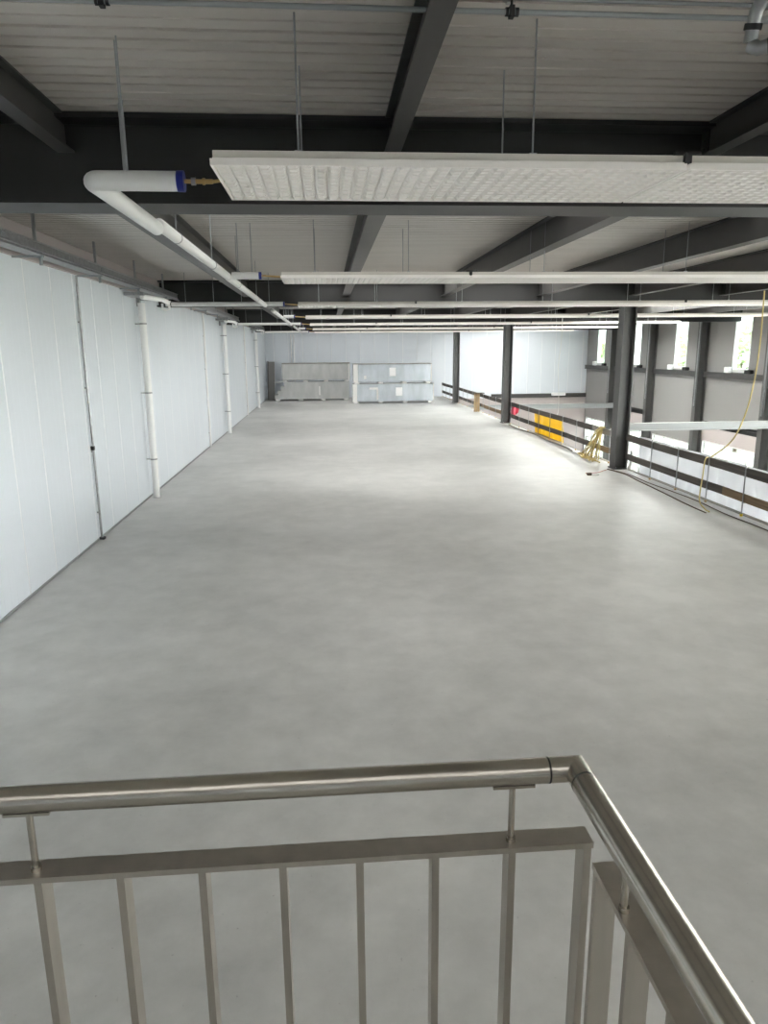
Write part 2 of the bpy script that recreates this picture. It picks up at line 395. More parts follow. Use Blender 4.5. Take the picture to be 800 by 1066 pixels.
# facade columns and rails
names = ['at the right edge of the frame', 'between the two bright slit windows', 'just right of the nearest gallery column', 'seen just left of the nearest gallery column']
for k, i in enumerate(range(6, 10)):
    t = thing('facade_column', 'grey steel H-column against the right facade %s' % names[k], 'column', (XR-.24, FC[i], ZLOW))
    b = MB(); h_column(b, .42, .34, .024, .015, 0, 0, 0.001, 9.38); b.build('column_shaft', M['steel3'], t)
    b = MB(); b.box(-.235, -.212, -.07, .02, 4.9, 9.2)
    for q in range(9): b.box(-.245, -.233, -.05, 0, 5.1+q*.45, 5.22+q*.45)
    b.build('cable_duct', M['galv'], t)
    t2 = FC[i]+.18; t3 = ends[i+1]-.18
    rn = ['below the nearer slit window at right', 'below the second slit window from the right', 'below the slit window behind the nearest gallery column', 'below the farthest slit window']
    b = MB(); h = .26
    p = [(0,0),(.2,0),(.2,h),(0,h),(0,h-.05),(.03,h-.05),(.03,.05),(0,.05)]
    b.prism([(XR-.22+u, 1.84+v) for u, v in p], 1, t2, t3)
    o = b.build('facade_rail', M['steel2'], None); tag(o, 'dark steel rail on the right facade %s' % rn[k], 'rail')
# tie beams to facade
b = MB(); h_section(b, .2, .21, .02, .02, 0, 0, XR-.45-8.3, 0, 0)
o = b.build('tie_beam', M['tie'], None, (8.3, 19.2, 1.04)); tag(o, 'light grey tie beam reaching from the nearest gallery column across to the facade', 'beam')
b = MB(); h_section(b, .2, .30, .02, .02, 0, 0, XR-.03-8.34, 0, 0)
o = b.build('tie_beam', M['tie'], None, (8.34, 44.85, -.47)); tag(o, 'long pale beam crossing the lower hall in front of the far wall', 'beam')
b = MB(); b.box(16.2, 17.2, YF-.42, YF-.165, -.05, .16, bev=.03)
o = b.build('wall_lamp', M['whiteplastic']); tag(o, 'small white box lamp on the dark rail of the far wall', 'lamp')

# ------------------------------------------------------------------ radiant ceiling panels
def panel_face(L, W, pitch=.0765):
    b = MB(); nx = max(1, round(L/pitch)); ny = round(W/pitch); dx = L/nx; dy = W/ny
    for i in range(nx):
        for j in range(ny):
            x0, x1, y0, y1 = i*dx, (i+1)*dx, j*dy, (j+1)*dy; m = .25
            a, c, e, g = x0+dx*m, x1-dx*m, y0+dy*m, y1-dy*m; z = -.020
            b.add([(x0,y0,0),(x1,y0,0),(x1,y1,0),(x0,y1,0),(a,e,z),(c,e,z),(c,g,z),(a,g,z)],
                  [(7,6,5,4),(0,4,5,1),(1,5,6,2),(2,6,7,3),(3,7,4,0)])
    # flange lip around and a flat back
    b.box(-.012, 0, -.012, W+.012, -.0205, .012); b.box(L, L+.012, -.012, W+.012, -.0205, .012)
    b.box(0, L, -.012, 0, -.0205, .012); b.box(0, L, W, W+.012, -.0205, .012)
    b.box(0, L, 0, W, .014, .020)
    return b
W = .89
def make_panel(L):
    root = thing('radiant_ceiling_panel', 'x', 'ceiling panel')
    panel_face(L, W).build('waffle_face', M['panel'], root)
    b = MB(); b.box(0.0, L, .02, .045, .02, .06); b.box(0.0, L, W-.045, W-.02, .02, .06)
    for k in range(max(2, int(L/1.25))):
        q = (k+.5)*L/max(2, int(L/1.25)); b.box(q-.015, q+.015, .045, W-.045, .025, .055)
    b.build('side_frame', M['panelside'], root)
    n = max(2, int(round(L/2.1)))
    for k in range(n):
        q = (k+.35)*L/n if L < 3 else (k+.5)*L/n
        for yy in (.08, W-.09):
            b = MB(); b.tube([(q,yy,.05),(q,yy,ZC-ZP)], .0055, 6); b.box(q-.02, q+.02, yy-.02, yy+.02, .05, .075)
            b.build('hanger_rod', M['rod'], root)
    for k in range(2):
        b = MB(); b.tube([(.02,.25+.36*k,.045),(L-.02,.25+.36*k,.045)], .012, 8); b.build('water_pipe', M['rod'], root)
    return root
SEG = [(-.57, 2.02), (2.06, 8.26), (8.31, 14.52)]
pos = ['left end of', 'middle of', 'right end of']
proto = {}
for i, yf in enumerate(PANEL_FAR):
    for s, (xa, xb) in enumerate(SEG):
        L = xb-xa; key = round(L, 3)
        if key not in proto: o = proto[key] = make_panel(L)
        else: o = copy_tree(proto[key])
        o.location = (xa, yf-W, ZP)
        o['label'] = 'white waffle radiant panel at the %s the %s row from the camera' % (pos[s], ORD[i])
        o['group'] = 'radiant ceiling panel rows'
    # dark joint couplings between panels
    for s, xj in enumerate((2.04, 8.285)):
        b = MB(); b.box(xj-.018, xj+.018, yf-W-.01, yf-W+.10, ZP+.015, ZP+.07)
        b.box(xj-.06, xj+.09, yf-W+.03, yf-W+.06, ZP+.065, ZP+.085)
        o = b.build('panel_coupling', M['black'])
        tag(o, 'small black coupling clip at the %s panel joint in the %s row of radiant panels' % (['left','right'][s], ORD[i]), 'clip', 'panel couplings')

# ------------------------------------------------------------------ heating pipes
def arc(c, r, a0, a1, n, plane):
    out = []
    for k in range(n+1):
        a = a0+(a1-a0)*k/n; u, v = r*math.cos(a), r*math.sin(a)
        out.append((c[0]+u, c[1]+v, c[2]) if plane == 'xy' else (c[0]+u, c[1], c[2]+v))
    return out
def rounded(p0, p1, r, n=14):
    """tube with slightly domed ends"""
    p0, p1 = Vector(p0), Vector(p1); d = (p1-p0).normalized()
    k = [(0,.55),(.25,.85),(.6,1)]
    pts = [p0+d*r*a for a, _ in k] + [p1-d*r*a for a, _ in reversed(k)]
    rr = [r*f for _, f in k] + [r*f for _, f in reversed(k)]
    b = MB(); b.tube(pts, rr, n); return b
XT = -1.335
t = thing('heating_pipe', 'white jacketed heating pipe with an elbow and blue cap, nearest at upper left', 'pipe', (XT, 4.6, 4.275))
b = MB(); b.tube([(.505,0,0)] + [(0.055,0,0)] + arc((.055,.055,0), .055, -PI/2, -PI, 8, 'xy') + [(0,.09,0),(0,1.66,0),(0,1.69,0),(0,1.705,0)], [.056]*13+[.050,.034], 18)
b.build('pipe_jacket', M['jacket'], t)
b = MB(); b.tube([(.495,0,0),(.535,0,0)], .059, 18); b.build('blue_cap', M['blue'], t)
b = MB(); b.tube([(.535,0,0),(.575,0,0)], .012, 8); b.tube([(.575,0,0),(.60,0,0)], .019, 6); b.tube([(.60,0,0),(.64,0,0)], .013, 8); b.tube([(.64,0,0),(.655,0,0)], .02, 6)
b.tube([(.655,0,0),(.70,0,0)], .014, 8); b.tube([(.70,0,0),(.775,0,.01)], .010, 8)
b.build('brass_fitting', M['brass'], t)
b = MB(); b.tube([(.575,0,0),(.60,0,0)], .022, 12); b.build('steel_nut', M['galv'], t)
for x, y in ((.19,0.03),(.215,-.03)):
    b = MB(); b.tube([(x,y,.05),(x,y,.42)], .010, 6); b.tube([(x,y,.42),(x,y,ZC-4.275)], .005, 6)
    b.build('hanger_rod', M['rod'], t)
b = MB(); b.tube([(.19,.3,.0),(.19,.3,-.0)], .005, 6) if False else None
trunk = [(6.315, 10.55, .05, 4.315, 'from the first cross beam to the second panel row'), (10.62, 16.95, .05, 4.305, 'between second and third panel rows'), (19.35, 23.2, .05, 4.31, 'just behind the second cross beam'), (23.3, 29.6, .05, 4.31, 'between fourth and fifth panel rows'), (32.2, 42.4, .05, 4.31, 'behind the third cross beam')]
for k, (y0, y1, r, z, lab) in enumerate(trunk):
    t = thing('heating_pipe', 'white jacketed heating pipe running lengthwise %s' % lab, 'pipe', (XT+.005, y0, z))
    rounded((0,0,0), (0,y1-y0,0), r).build('pipe_jacket', M['jacket'], t)
    m = max(2, int((y1-y0)/2.2))
    for q in range(m):
        yy = (q+.35)*(y1-y0)/m
        b = MB(); b.tube([(0,yy,r),(0,yy,ZC-z)], .006, 6); b.tube([(0,yy-.012,0),(0,yy+.012,0)], r+.004, 14); b.build('hanger_rod', M['rod'], t)
def branch(x0, x1, y, z, lab, lead):
    t = thing('branch_pipe', lab, 'pipe', (x0, y, z))
    b = MB(); b.tube([(0,0,0),(x1-x0,0,0)], .048, 14); b.build('pipe_jacket', M['jacket'], t)
    b = MB(); b.tube([(x1-x0-.002,0,0),(x1-x0+.035,0,0)], .051, 14); b.build('blue_cap', M['blue'], t)
    b = MB(); b.tube([(x1-x0+.03,0,0),(-.60-x0,0,4.31-z)], .012, 8); b.build('brass_fitting', M['brass'], t)
    n = 2 if x1-x0 < 1 else 4
    for q in range(n):
        xx = (q+.5)*(x1-x0)/n
        b = MB(); b.tube([(xx,0,.045),(xx,0,ZC-z)], .006, 6); b.build('hanger_rod', M['rod'], t)
branch(XT+.062, -.90, 10.585, 4.325, 'short white branch pipe with blue cap feeding the second panel row', 0)
branch(-3.42, -.93, 17.02, 4.335, 'long white branch pipe from the left wall to the third panel row', 0)
branch(XT+.062, -.95, 23.25, 4.33, 'short white branch pipe feeding the fourth panel row', 0)
branch(-3.42, -.95, 29.65, 4.335, 'long white branch pipe from the left wall to the fifth panel row', 0)
branch(XT+.062, -.95, 36.2, 4.335, 'short white branch pipe feeding the sixth panel row', 0)
branch(-3.42, -.95, 42.55, 4.335, 'long white branch pipe from the left wall to the seventh panel row', 0)
for k, (y, w) in enumerate(((17.02, 'nearest one'), (29.65, 'middle one'), (42.55, 'farthest one'))):
    t = thing('valve_station', 'white valve with pipe bends at the top of the left wall, %s' % w, 'valve', (-3.46, y, 4.335))
    b = MB(); b.tube([(.035,0,0),(-.02,0,0)], .040, 12); b.tube([(-.03,-.06,.035)]+[(-.03,-.6,.06),(-.18,-1.0,.07),(-.30,-1.3,.07)], .05, 12)
    b.tube([(-.02,0,-.0),(-.02,0,-.10),(-.10,0,-.12),(-.17,0,-.10),(-.17,0,.02)], .028, 10)
    b.build('pipe_bend', M['pipe'], t)
    b = MB(); b.box(-.10, .02, -.055, .055, -.045, .075, bev=.012); b.build('valve_body', M['whiteplastic'], t)
    b = MB(); b.tube([(.012,0,0),(.032,0,0)], .054, 12); b.build('black_ring', M['black'], t)
    b = MB(); b.tube([(-.04,0,.07),(-.04,0,.12)], .014, 8); b.tube([(-.04,0,.12),(-.04,-.09,.13)], .009, 8); b.build('valve_lever', M['galv'], t)
    b = MB(); b.box(-.695, -.10, -.10, -.05, .08, .12); b.box(-.65, -.25, -1.35, -.7, .10, .17); b.box(-.699, -.64, -.16, .0, -.05, .22)
    b.build('wall_bracket', M['galv'], t)

# ------------------------------------------------------------------ cable trays on the left
tl = ['nearest stretch, before the second cross beam', 'second stretch, behind the second cross beam', 'third stretch, behind the third cross beam']
for k, (y0, y1) in enumerate(((6.45, 18.7), (19.4, 31.5), (32.3, 44.3))):
    L = y1-y0
    t = thing('cable_tray', 'galvanised cable tray along the left wall, %s' % tl[k], 'cable tray', (-3.9, y0, 4.56))
    b = MB(); b.box(.28, .292, 0, L, 0, .115); b.box(0, .012, 0, L, 0, .115); b.box(0, .292, 0, L, 0, .008)
    b.box(.27, .31, 0, L, .105, .118); b.box(.292, .315, 0, L, 0, .006)
    b.build('tray_channel', M['galv'], t)
    for q, x in enumerate((.05,.10,.15,.21)):
        b = MB()
        pts = [(x+.012*math.sin(yy*1.3+q), yy, .03+.01*(q % 2)) for yy in [L*j/14 for j in range(15)]]
        b.tube(pts, .016, 6); b.build('cable', M['black'], t)
    b = MB(); b.box(.30, .335, 0, L, -.045, -.02); b.build('lower_rail', M['galv'], t)
    m = 5
    for q in range(m):
        yy = (q+.42)*L/m
        b = MB(); b.box(.24, .275, yy-.018, yy+.018, .0, ZC-4.56); b.box(-.05, .34, yy-.02, yy+.02, -.075, -.046)
        b.box(.285, .32, yy-.018, yy+.018, -.17, -.05)
        b.build('tray_hanger', M['rod'], t)
    for q in range(3):
        b = MB(); yy = L*(.2+.3*q); b.box(.291, .302, yy-.05, yy+.05, .03, .085)
        for dy in (-.03, .03):
            for dz in (.045, .07): b.tube([(.301, yy+dy, dz), (.312, yy+dy, dz)], .007, 6)
        b.build('splice_plate', M['rod'], t)

# ------------------------------------------------------------------ pipes down the left wall
for k, (y, w) in enumerate(((16.6, 'thick white downpipe on the left wall, nearest of the thick ones'), (29.7, 'thick white downpipe on the left wall, second of the thick ones'), (42.9, 'thick white downpipe on the left wall, farthest of the thick ones'))):
    t = thing('downpipe', w, 'pipe', (XL+.17, y, 0))
    b = MB(); b.tube([(0,0,.03),(0,0,4.34)], .078, 18); b.build('pipe_run', M['pipe'], t)
    for z in (.9, 2.4, 3.9):
        b = MB(); b.tube([(0,0,z-.015),(0,0,z+.015)], .082, 16); b.box(-.168, -.05, -.012, .012, z-.012, z+.012); b.build('pipe_clip', M['galv'], t)
    b = MB(); b.tube([(0,0,.001),(0,0,.03)], .086, 16); b.build('floor_collar', M['whiteplastic'], t)
for k, (y, w) in enumerate(((12.86, 'thin dark-edged conduit running up the left wall nearest the camera'), (25.5, 'thin white conduit with a small socket box on the left wall, second from the camera'), (38.0, 'thin white conduit running up the left wall, third from the camera'), (44.9, 'thin white conduit on the left wall closest to the far corner'))):
    t = thing('wall_conduit', w, 'conduit', (XL+.04, y, 0))
    b = MB(); b.tube([(0,0,.03),(0,0,4.55)], .02 if k == 0 else .034, 10); b.build('conduit_tube', M['galv'] if k == 0 else M['pipe'], t)
    for z in (.5, 1.6, 2.7, 3.8):
        b = MB(); b.box(-.038, .0, -.03, .03, z-.012, z+.012); b.build('conduit_clip', M['galv'], t)
    b = MB(); b.box(-.038, .05, -.05, .05, .001, .04) if k == 0 else b.box(-.038, .03, -.05, .05, 1.5, 1.66, bev=.006)
    b.build('foot_block' if k == 0 else 'socket_box', M['black'] if k == 0 else M['whiteplastic'], t)
    if k == 0:
        b = MB(); b.box(-.038, .02, -.03, .03, 1.62, 1.69); b.build('joint_sleeve', M['black'], t)
for k, x in enumerate((-2.36, -2.17)):
    t = thing('wall_conduit', '%s of the two thin white pipes rising above the wrapped bundles on the far wall' % ['left', 'right'][k], 'conduit', (x, YF-.05, 0))
    b = MB(); b.tube([(0,0,.01),(0,0,4.4)], .035, 10); b.build('conduit_tube', M['pipe'], t)
    b = MB(); b.box(-.05, .05, 0, .048, 3.0, 3.05); b.build('conduit_clip', M['galv'], t)

# ------------------------------------------------------------------ conduits and sprinkler pipe at the top of the frame
for k, (y, z, r, lab) in enumerate(((3.87, 4.90, .013, 'thin steel conduit crossing below the ceiling nearest the camera, lower of two'), (3.93, 4.985, .010, 'thin steel conduit crossing tight under the ceiling nearest the camera, upper of two'))):
    t = thing('ceiling_conduit', lab, 'conduit', (0, y, z))
    b = MB(); b.tube([(-4.0,0,0),(6.5,0,0)], r, 10); b.build('conduit_tube', M['rod'], t)
    for x in (-1.0, .95, 3.2):
        b = MB(); b.box(x-.012, x+.012, -.02, .02, -r-.012, r+.012); b.tube([(x-.03,0,-.0),(x-.018,0,0)], r+.008, 8); b.tube([(x+.02,0,0),(x+.034,0,0)], r+.008, 8)
        b.tube([(x,0,r),(x,0,ZC-z)], .006, 6); b.build('conduit_clamp', M['galv'] if k else M['black'], t)
t = thing('sprinkler_pipe', 'galvanised pipe with elbows and couplings in the top right corner', 'pipe', (2.065, 3.64, 4.735))
b = MB(); b.tube([(-.03,-.25,.17),(0,-.05,.14),(.0,0,.10),(0,.02,.02),(.0,.03,-.02)], .032, 14)
b.tube([(0,.03,-.03),(.03,.0,-.055),(.07,-.03,-.05)], .032, 14)
b.tube([(.07,-.03,-.05),(.45,-.30,.0)], .026, 14)
b.tube([(.0,0,.06),(.12,0,.075),(.24,.03,.07),(.5,.1,.07)], .018, 12)
b.tube([(.17,.05,.06),(.17,.09,-.07)], .02, 12)
b.build('pipe_run', M['galv'], t)
for c, d, r in (((0,.012,.055),(0,.02,.03),.040), ((.06,-.022,-.052),(.10,-.05,-.047),.036), ((.11,0,.075),(.14,0,.077),.026), ((.17,.09,-.05),(.17,.10,-.09),.03)):
    b = MB(); b.tube([c, d], r, 14); b.build('pipe_coupling', M['black'] if r > .035 else M['galv'], t)
b = MB(); b.tube([(-.02,-.22,.17),(-.02,-.22,ZC-4.735)], .01, 6); b.tube([(.3,.03,.08),(.3,.03,ZC-4.735)], .01, 6); b.build('hanger_rod', M['rod'], t)

# ------------------------------------------------------------------ stair landing and its stainless railing
ZL = 1.53
b = MB(); b.box(-2.6, .36, -3.2, .96, 0, ZL); struct('floor_landing', b, M['floor'])
t = thing('landing_railing', 'brushed stainless railing with round handrail and flat balusters around the landing in the foreground', 'railing', (0, 1.03, ZL))
zh = 2.62-ZL; zb = 2.489-ZL; r = .0212
cx = .392
def mitre(b, p0, p1, p2, r, n=32):
    p0, p1, p2 = Vector(p0), Vector(p1), Vector(p2); t1 = (p1-p0).normalized(); t2 = (p2-p1).normalized(); nn = (t1+t2).normalized()
    U = Vector((0,0,1)); V = t1.cross(U); A = []; B_ = []; C_ = []
    for k in range(n):
        off = (U*math.cos(2*PI*k/n)+V*math.sin(2*PI*k/n))*r
        A.append(p0+off); q = p1+off-t1*(off.dot(nn)/t1.dot(nn)); B_.append(q); C_.append(q+t2*((p2-q).dot(t2)))
    F_ = [(k,(k+1)%n,n+(k+1)%n,n+k) for k in range(n)]
    b.add(A+B_, F_, True); b.add(B_+C_, F_, True); b.add(A, [tuple(range(n))]); b.add(C_, [tuple(range(n))])
b = MB(); mitre(b, (-2.4,0,zh), (cx+.003,0,zh), (cx+.024,-2.2,zh), r)
b.build('handrail', M['inox'], t)
b = MB(); b.tube([(cx-.0455,0,zh),(cx-.0425,0,zh)], r*1.012, 24); b.build('joint_line', M['black'], t)
b = MB(); b.tube([(cx+.0034,-.0425,zh),(cx+.0034,-.0455,zh)], r*1.012, 24); b.build('joint_line', M['black'], t)
b = MB(); b.box(-2.4, .428, -.017, .027, zb-.010, zb); b.build('top_bar', M['inoxflat'], t)
b = MB(); b.box(.408, .446, -2.2, -.062, zb-.010, zb); b.build('top_bar', M['inoxflat'], t)
BX = [-.982,-.856,-.730,-.604,-.478,-.350,-.221,-.0915,.0345,.160,.289,.4185]
for x in BX:
    b = MB(); w = .006 if x < .41 else .0065
    b.box(x-w, x+w, -.016, .022, -.14, zb-.010); b.build('baluster', M['inoxflat'], t)
yb = -.075
while yb > -2.1:
    b = MB(); b.box(.408, .444, yb-.006, yb+.006, -.14, zb-.010); b.build('baluster', M['inoxflat'], t)
    yb -= .126
for x in (-1.26, -.485, .2905):
    b = MB(); b.tube([(x,0.002,zb),(x,.002,zh-r)], .0055, 12); b.tube([(x,.002,zb),(x,.002,zb+.008)], .008, 12)
    p = b.build('support_pin', M['inox'], t)
    b = MB(); b.box(x-.035, x+.035, -.010, .012, zh-r-.004, zh-r+.001); b.build('pin_plate', M['inox'], p)
for y in (-.165, -.95):
    b = MB(); b.tube([(.418,y,zb),(.414,y,zh-r+.002)], .0055, 12); b.tube([(.418,y,zb),(.418,y,zb+.008)], .008, 12)
    p = b.build('support_pin', M['inox'], t)
    b = MB(); b.box(.400, .424, y-.035, y+.035, zh-r-.004, zh-r+.001); b.build('pin_plate', M['inox'], p)
b = MB(); b.box(-2.4, .428, -.07, -.016, -.135, -.095); b.build('fascia_bar', M['inoxflat'], t)
b = MB(); b.box(.36, .408, -2.2, -.075, -.135, -.095); b.build('fascia_bar', M['inoxflat'], t)

# ------------------------------------------------------------------ site guard rail along the slab edge
def board(b, x, y0, y1, z0, z1, sag=0, th=.035, off=0):
    n = 6; v = []; f = []
    for k in range(n+1):
        y = y0+(y1-y0)*k/n; s = -sag*math.sin(PI*k/n)
        v += [(x+off, y, z0+s), (x+th+off, y, z0+s), (x+th+off, y, z1+s), (x+off, y, z1+s)]
    for k in range(n):
        for q in range(4): f.append((k*4+q, k*4+(q+1)%4, (k+1)*4+(q+1)%4, (k+1)*4+q))
    f += [(3,2,1,0), (n*4,n*4+1,n*4+2,n*4+3)]
    b.add(v, f)
segs = [(4.5, 18.95, 'nearest stretch, in front of white plastic sheeting'), (19.45, 31.8, 'stretch between the first and second gallery columns'), (32.3, 44.6, 'stretch between the second and third gallery columns'), (45.1, 50.9, 'last stretch beside the wrapped bundles')]
for si, (y0, y1, lab) in enumerate(segs):
    t = thing('guard_rail', 'timber guard rail on thin steel posts, %s' % lab, 'guard rail', (8.17, y0, 0))
    n = max(2, round((y1-y0)/1.38)); 
    for k in range(n):
        y = (13.21-1.375*4+1.375*k - y0 - .0) if si == 0 else .6+(y1-y0-1.0)*k/(n-1)
        if si == 0: y = 4.97+1.374*k-y0
        b = MB(); b.tube([(.0,y,.01),(.0,y,1.02)], .013, 8); b.box(-.012, .05, y-.012, y+.012, .80, .815); b.box(-.012, .05, y-.012, y+.012, .265, .28)
        p = b.build('post', M['galv'], t)
        b = MB(); b.tube([(0,y,.001),(0,y,.05)], .028, 10); b.build('post_foot', M['yellow'] if (si == 0 and k in (6,)) else M['wood'], p)
    # overlapping boards
    L = y1-y0; cuts = [0, .44*L, 1.0*L] if si else [0, 9.55, L]
    if si == 1: cuts = [0, .17*L, .38*L, L]
    for q in range(len(cuts)-1):
        a, c = cuts[q]-(.25 if q else 0), cuts[q+1]
        mt = M['board']
        if si == 1 and q == 0: mt = M['boardpale']
        b = MB(); board(b, .014, a, c, .80, .975, .015, off=.012*(q % 2), th=.04); b.build('top_board', mt, t)
        mm = M['boardnew'] if (si == 0 and q == 0) or (si == 1 and q == 0) or (si == 2 and q == 0) else M['board']
        b = MB(); board(b, .014, a, c-.05, .285, .45, .01, off=.012*(q % 2)); b.build('mid_board', mm, t)
# crossing boards laid on the rail (pale plank leaning at third stretch)
def drape(name, x, y0, y1, z0, z1, amp, m, nu=40, nv=14, seed=1, lean=0):
    rnd = random.Random(seed); ph = [rnd.uniform(0, 6.28) for _ in range(6)]; fr = [rnd.uniform(1.5, 7) for _ in range(6)]; sl = [rnd.uniform(-3, 3) for _ in range(6)]
    b = MB(); v = []; f = []
    for i in range(nu+1):
        for j in range(nv+1):
            y = y0+(y1-y0)*i/nu; s = j/nv; z = z1+(z0-z1)*s
            d = sum(math.sin(fr[k]*y+sl[k]*z*1.5+ph[k]) for k in range(6))/6
            d = amp*(abs(d)*2-.6)
            v.append((x+d*(0.35+.65*min(1,s*3))+lean*s, y, z))
    for i in range(nu):
        for j in range(nv):
            a = i*(nv+1)+j; f.append((a, a+1, a+nv+2, a+nv+1))
    b.add(v, f, True)
    o = b.build(name, m)
    md = o.modifiers.new('thickness', 'SOLIDIFY'); md.thickness = .004
    return o
o = drape('plastic_sheet', 8.50, 6.0, 18.75, -.75, .93, .14, M['sheet'], 160, 24, 3, .18); tag(o, 'white plastic sheeting hung outside the guard rail right of the nearest column', 'plastic sheet')
o = drape('yellow_banner', 8.42, 25.0, 28.6, -.5, .80, .04, M['yellow_sheet'], 50, 10, 5, .05); tag(o, 'yellow tarpaulin hung on the guard rail between the first two columns', 'banner')
# yellow cable bundle draped over the rail by the nearest column
b = MB(); rnd = random.Random(11)
for k in range(15):
    ya = 20.55+rnd.uniform(-.12,.12); yb_ = 20.7+1.35*k/14+rnd.uniform(-.1,.1); xx = 8.10+rnd.uniform(-.10,.04)
    zt = .99+rnd.uniform(0,.03)
    pts = [(8.16, ya, zt), (8.10, ya+.02, zt-.02)]
    for q in range(1, 7):
        s = q/6; pts.append((xx-.03*math.sin(PI*s), ya+(yb_-ya)*s**1.2, zt*(1-s)+.02))
    pts += [(xx-.05, yb_+.2, .018), (xx-.12-.1*rnd.random(), yb_-.25, .018), (xx-.25*rnd.random()-.05, yb_-.6, .02)]
    b.tube(pts, .016, 6)
o = b.build('cable_bundle', M['yellowcable']); tag(o, 'bundle of yellow cable draped over the guard rail just left of the nearest column', 'cable')
# red cloth at second column
b = MB(); v = []; f = []
for i in range(13):
    for j in range(9):
        u, w = i/12, j/8
        v.append((8.22+.30*u+.03*math.sin(7*w+4*u), 31.5+.08*math.sin(9*u+3*w)-.05*w, .80-.40*w+.10*u-.06*math.sin(PI*u)*w))
for i in range(12):
    for j in range(8): a = i*9+j; f.append((a, a+1, a+10, a+9))
b.add(v, f, True); o = b.build('red_cloth', M['red']); md = o.modifiers.new('thickness', 'SOLIDIFY'); md.thickness = .02
tag(o, 'red cloth hanging on the guard rail at the second gallery column', 'cloth')
# pallet leaning at the rail
t = thing('wooden_pallet', 'pale wooden pallet standing upright against the guard rail between second and third columns', 'pallet', (7.86, 37.9, 0))
for k in range(5):
    b = MB(); x = k*.062; b.box(x, x+.045, 0, .022, .002, .983); b.build('deck_slat', M['wood'], t)
for z in (.05, .42, .80):
    b = MB(); b.box(0, .30, .022, .10, z, z+.09); b.build('cross_batten', M['wood'], t)
for k in range(3):
    b = MB(); b.box(k*.125, k*.125+.05, .10, .122, .01, .97); b.build('back_slat', M['wood'], t)
b = MB(); b.box(-.08, .50, -.25, .12, .985, 1.02); o = b.build('loose_plank', M['board'], None, (7.86, 37.9, 0)); tag(o, 'short dark plank lying on top of the upright pallet', 'plank')
# cables hanging and lying
def cable(name, pts, r, m, lab, cat='cable'):
    # Catmull-Rom smoothing
    P = [Vector(p) for p in pts]; P = [P[0]*2-P[1]] + P + [P[-1]*2-P[-2]]; out = []
    for i in range(1, len(P)-2):
        for k in range(8):
            s = k/8; a, b_, c, d = P[i-1], P[i], P[i+1], P[i+2]
            out.append(.5*((2*b_)+(c-a)*s+(2*a-5*b_+4*c-d)*s*s+(3*b_-a-3*c+d)*s**3))
    out.append(P[-2])
    b = MB(); b.tube(out, r, 8); o = b.build(name, m); return tag(o, lab, cat)
cable('hanging_cable', [(8.62,13.95,4.36),(8.62,13.93,3.9),(8.60,13.88,3.4),(8.55,13.85,2.7),(8.50,13.95,2.0),(8.42,14.2,1.4),(8.25,14.62,1.0),(8.13,14.66,.94),(8.10,14.66,.6),(7.90,14.35,.12),(7.78,13.9,.018),(7.72,13.6,.018)], .014, M['yellowcable'], 'yellow cable hanging from the ceiling panels over the guard rail at right')
cable('hanging_cable', [(8.62,26.2,4.36),(8.62,26.2,3.6),(8.56,26.25,2.6),(8.6,26.2,1.8),(8.62,26.2,1.05),(8.56,26.15,.85)], .010, M['whitecable'], 'thin white cable hanging down past the yellow tarpaulin')
cable('extension_cord', [(7.72,19.0,.012),(7.86,18.1,.012),(7.80,17.2,.012),(7.76,16.3,.012),(7.70,15.3,.012),(7.64,14.4,.012),(7.62,13.55,.012)], .013, M['cord'], 'dark cable on the floor curving from the nearest column, ending below the yellow cable')
cable('extension_cord', [(7.80,18.9,.012),(7.95,18.0,.012),(7.93,16.9,.012),(7.99,15.8,.012),(8.03,14.7,.012),(7.95,13.4,.012),(7.98,12.2,.012),(7.92,10.5,.012)], .010, M['cord'], 'dark cable on the floor running close along the guard rail posts to the right edge')
cable('extension_cord', [(7.66,18.9,.012),(7.5,18.75,.011),(7.25,18.5,.011),(6.9,18.45,.011)], .008, M['redcord'], 'short reddish cable lying on the floor at the foot of the nearest column')
cable('extension_cord', [(8.0,31.0,.02),(7.95,29.5,.02),(8.1,27.5,.02),(8.0,25.5,.02),(8.05,23.5,.02),(7.95,22.6,.02)], .03, M['boardpale'], 'pale hose lying along the slab edge below the yellow tarpaulin', 'hose')
# scrap on the floor
b = MB(); b.box(-.10, .02, -.05, .06, 0, .07, bev=.015); p = b.build('floor_scrap', M['mud'], None, (6.93, 18.15, .001)); tag(p, 'small dark scrap with a white tip on the floor left of the nearest column', 'scrap')
b = MB(); b.box(.02, .22, -.03, .05, 0, .035, bev=.01); b.build('white_tip', M['foam'], p)
b = MB(); b.tube([(8.28,18.86,.01),(8.30,18.8,.28),(8.24,18.7,.55)], [.05,.035,.02], 8); o = b.build('white_sleeve', M['foam']); tag(o, 'crumpled white foil bunched at the foot of the nearest column', 'foil')

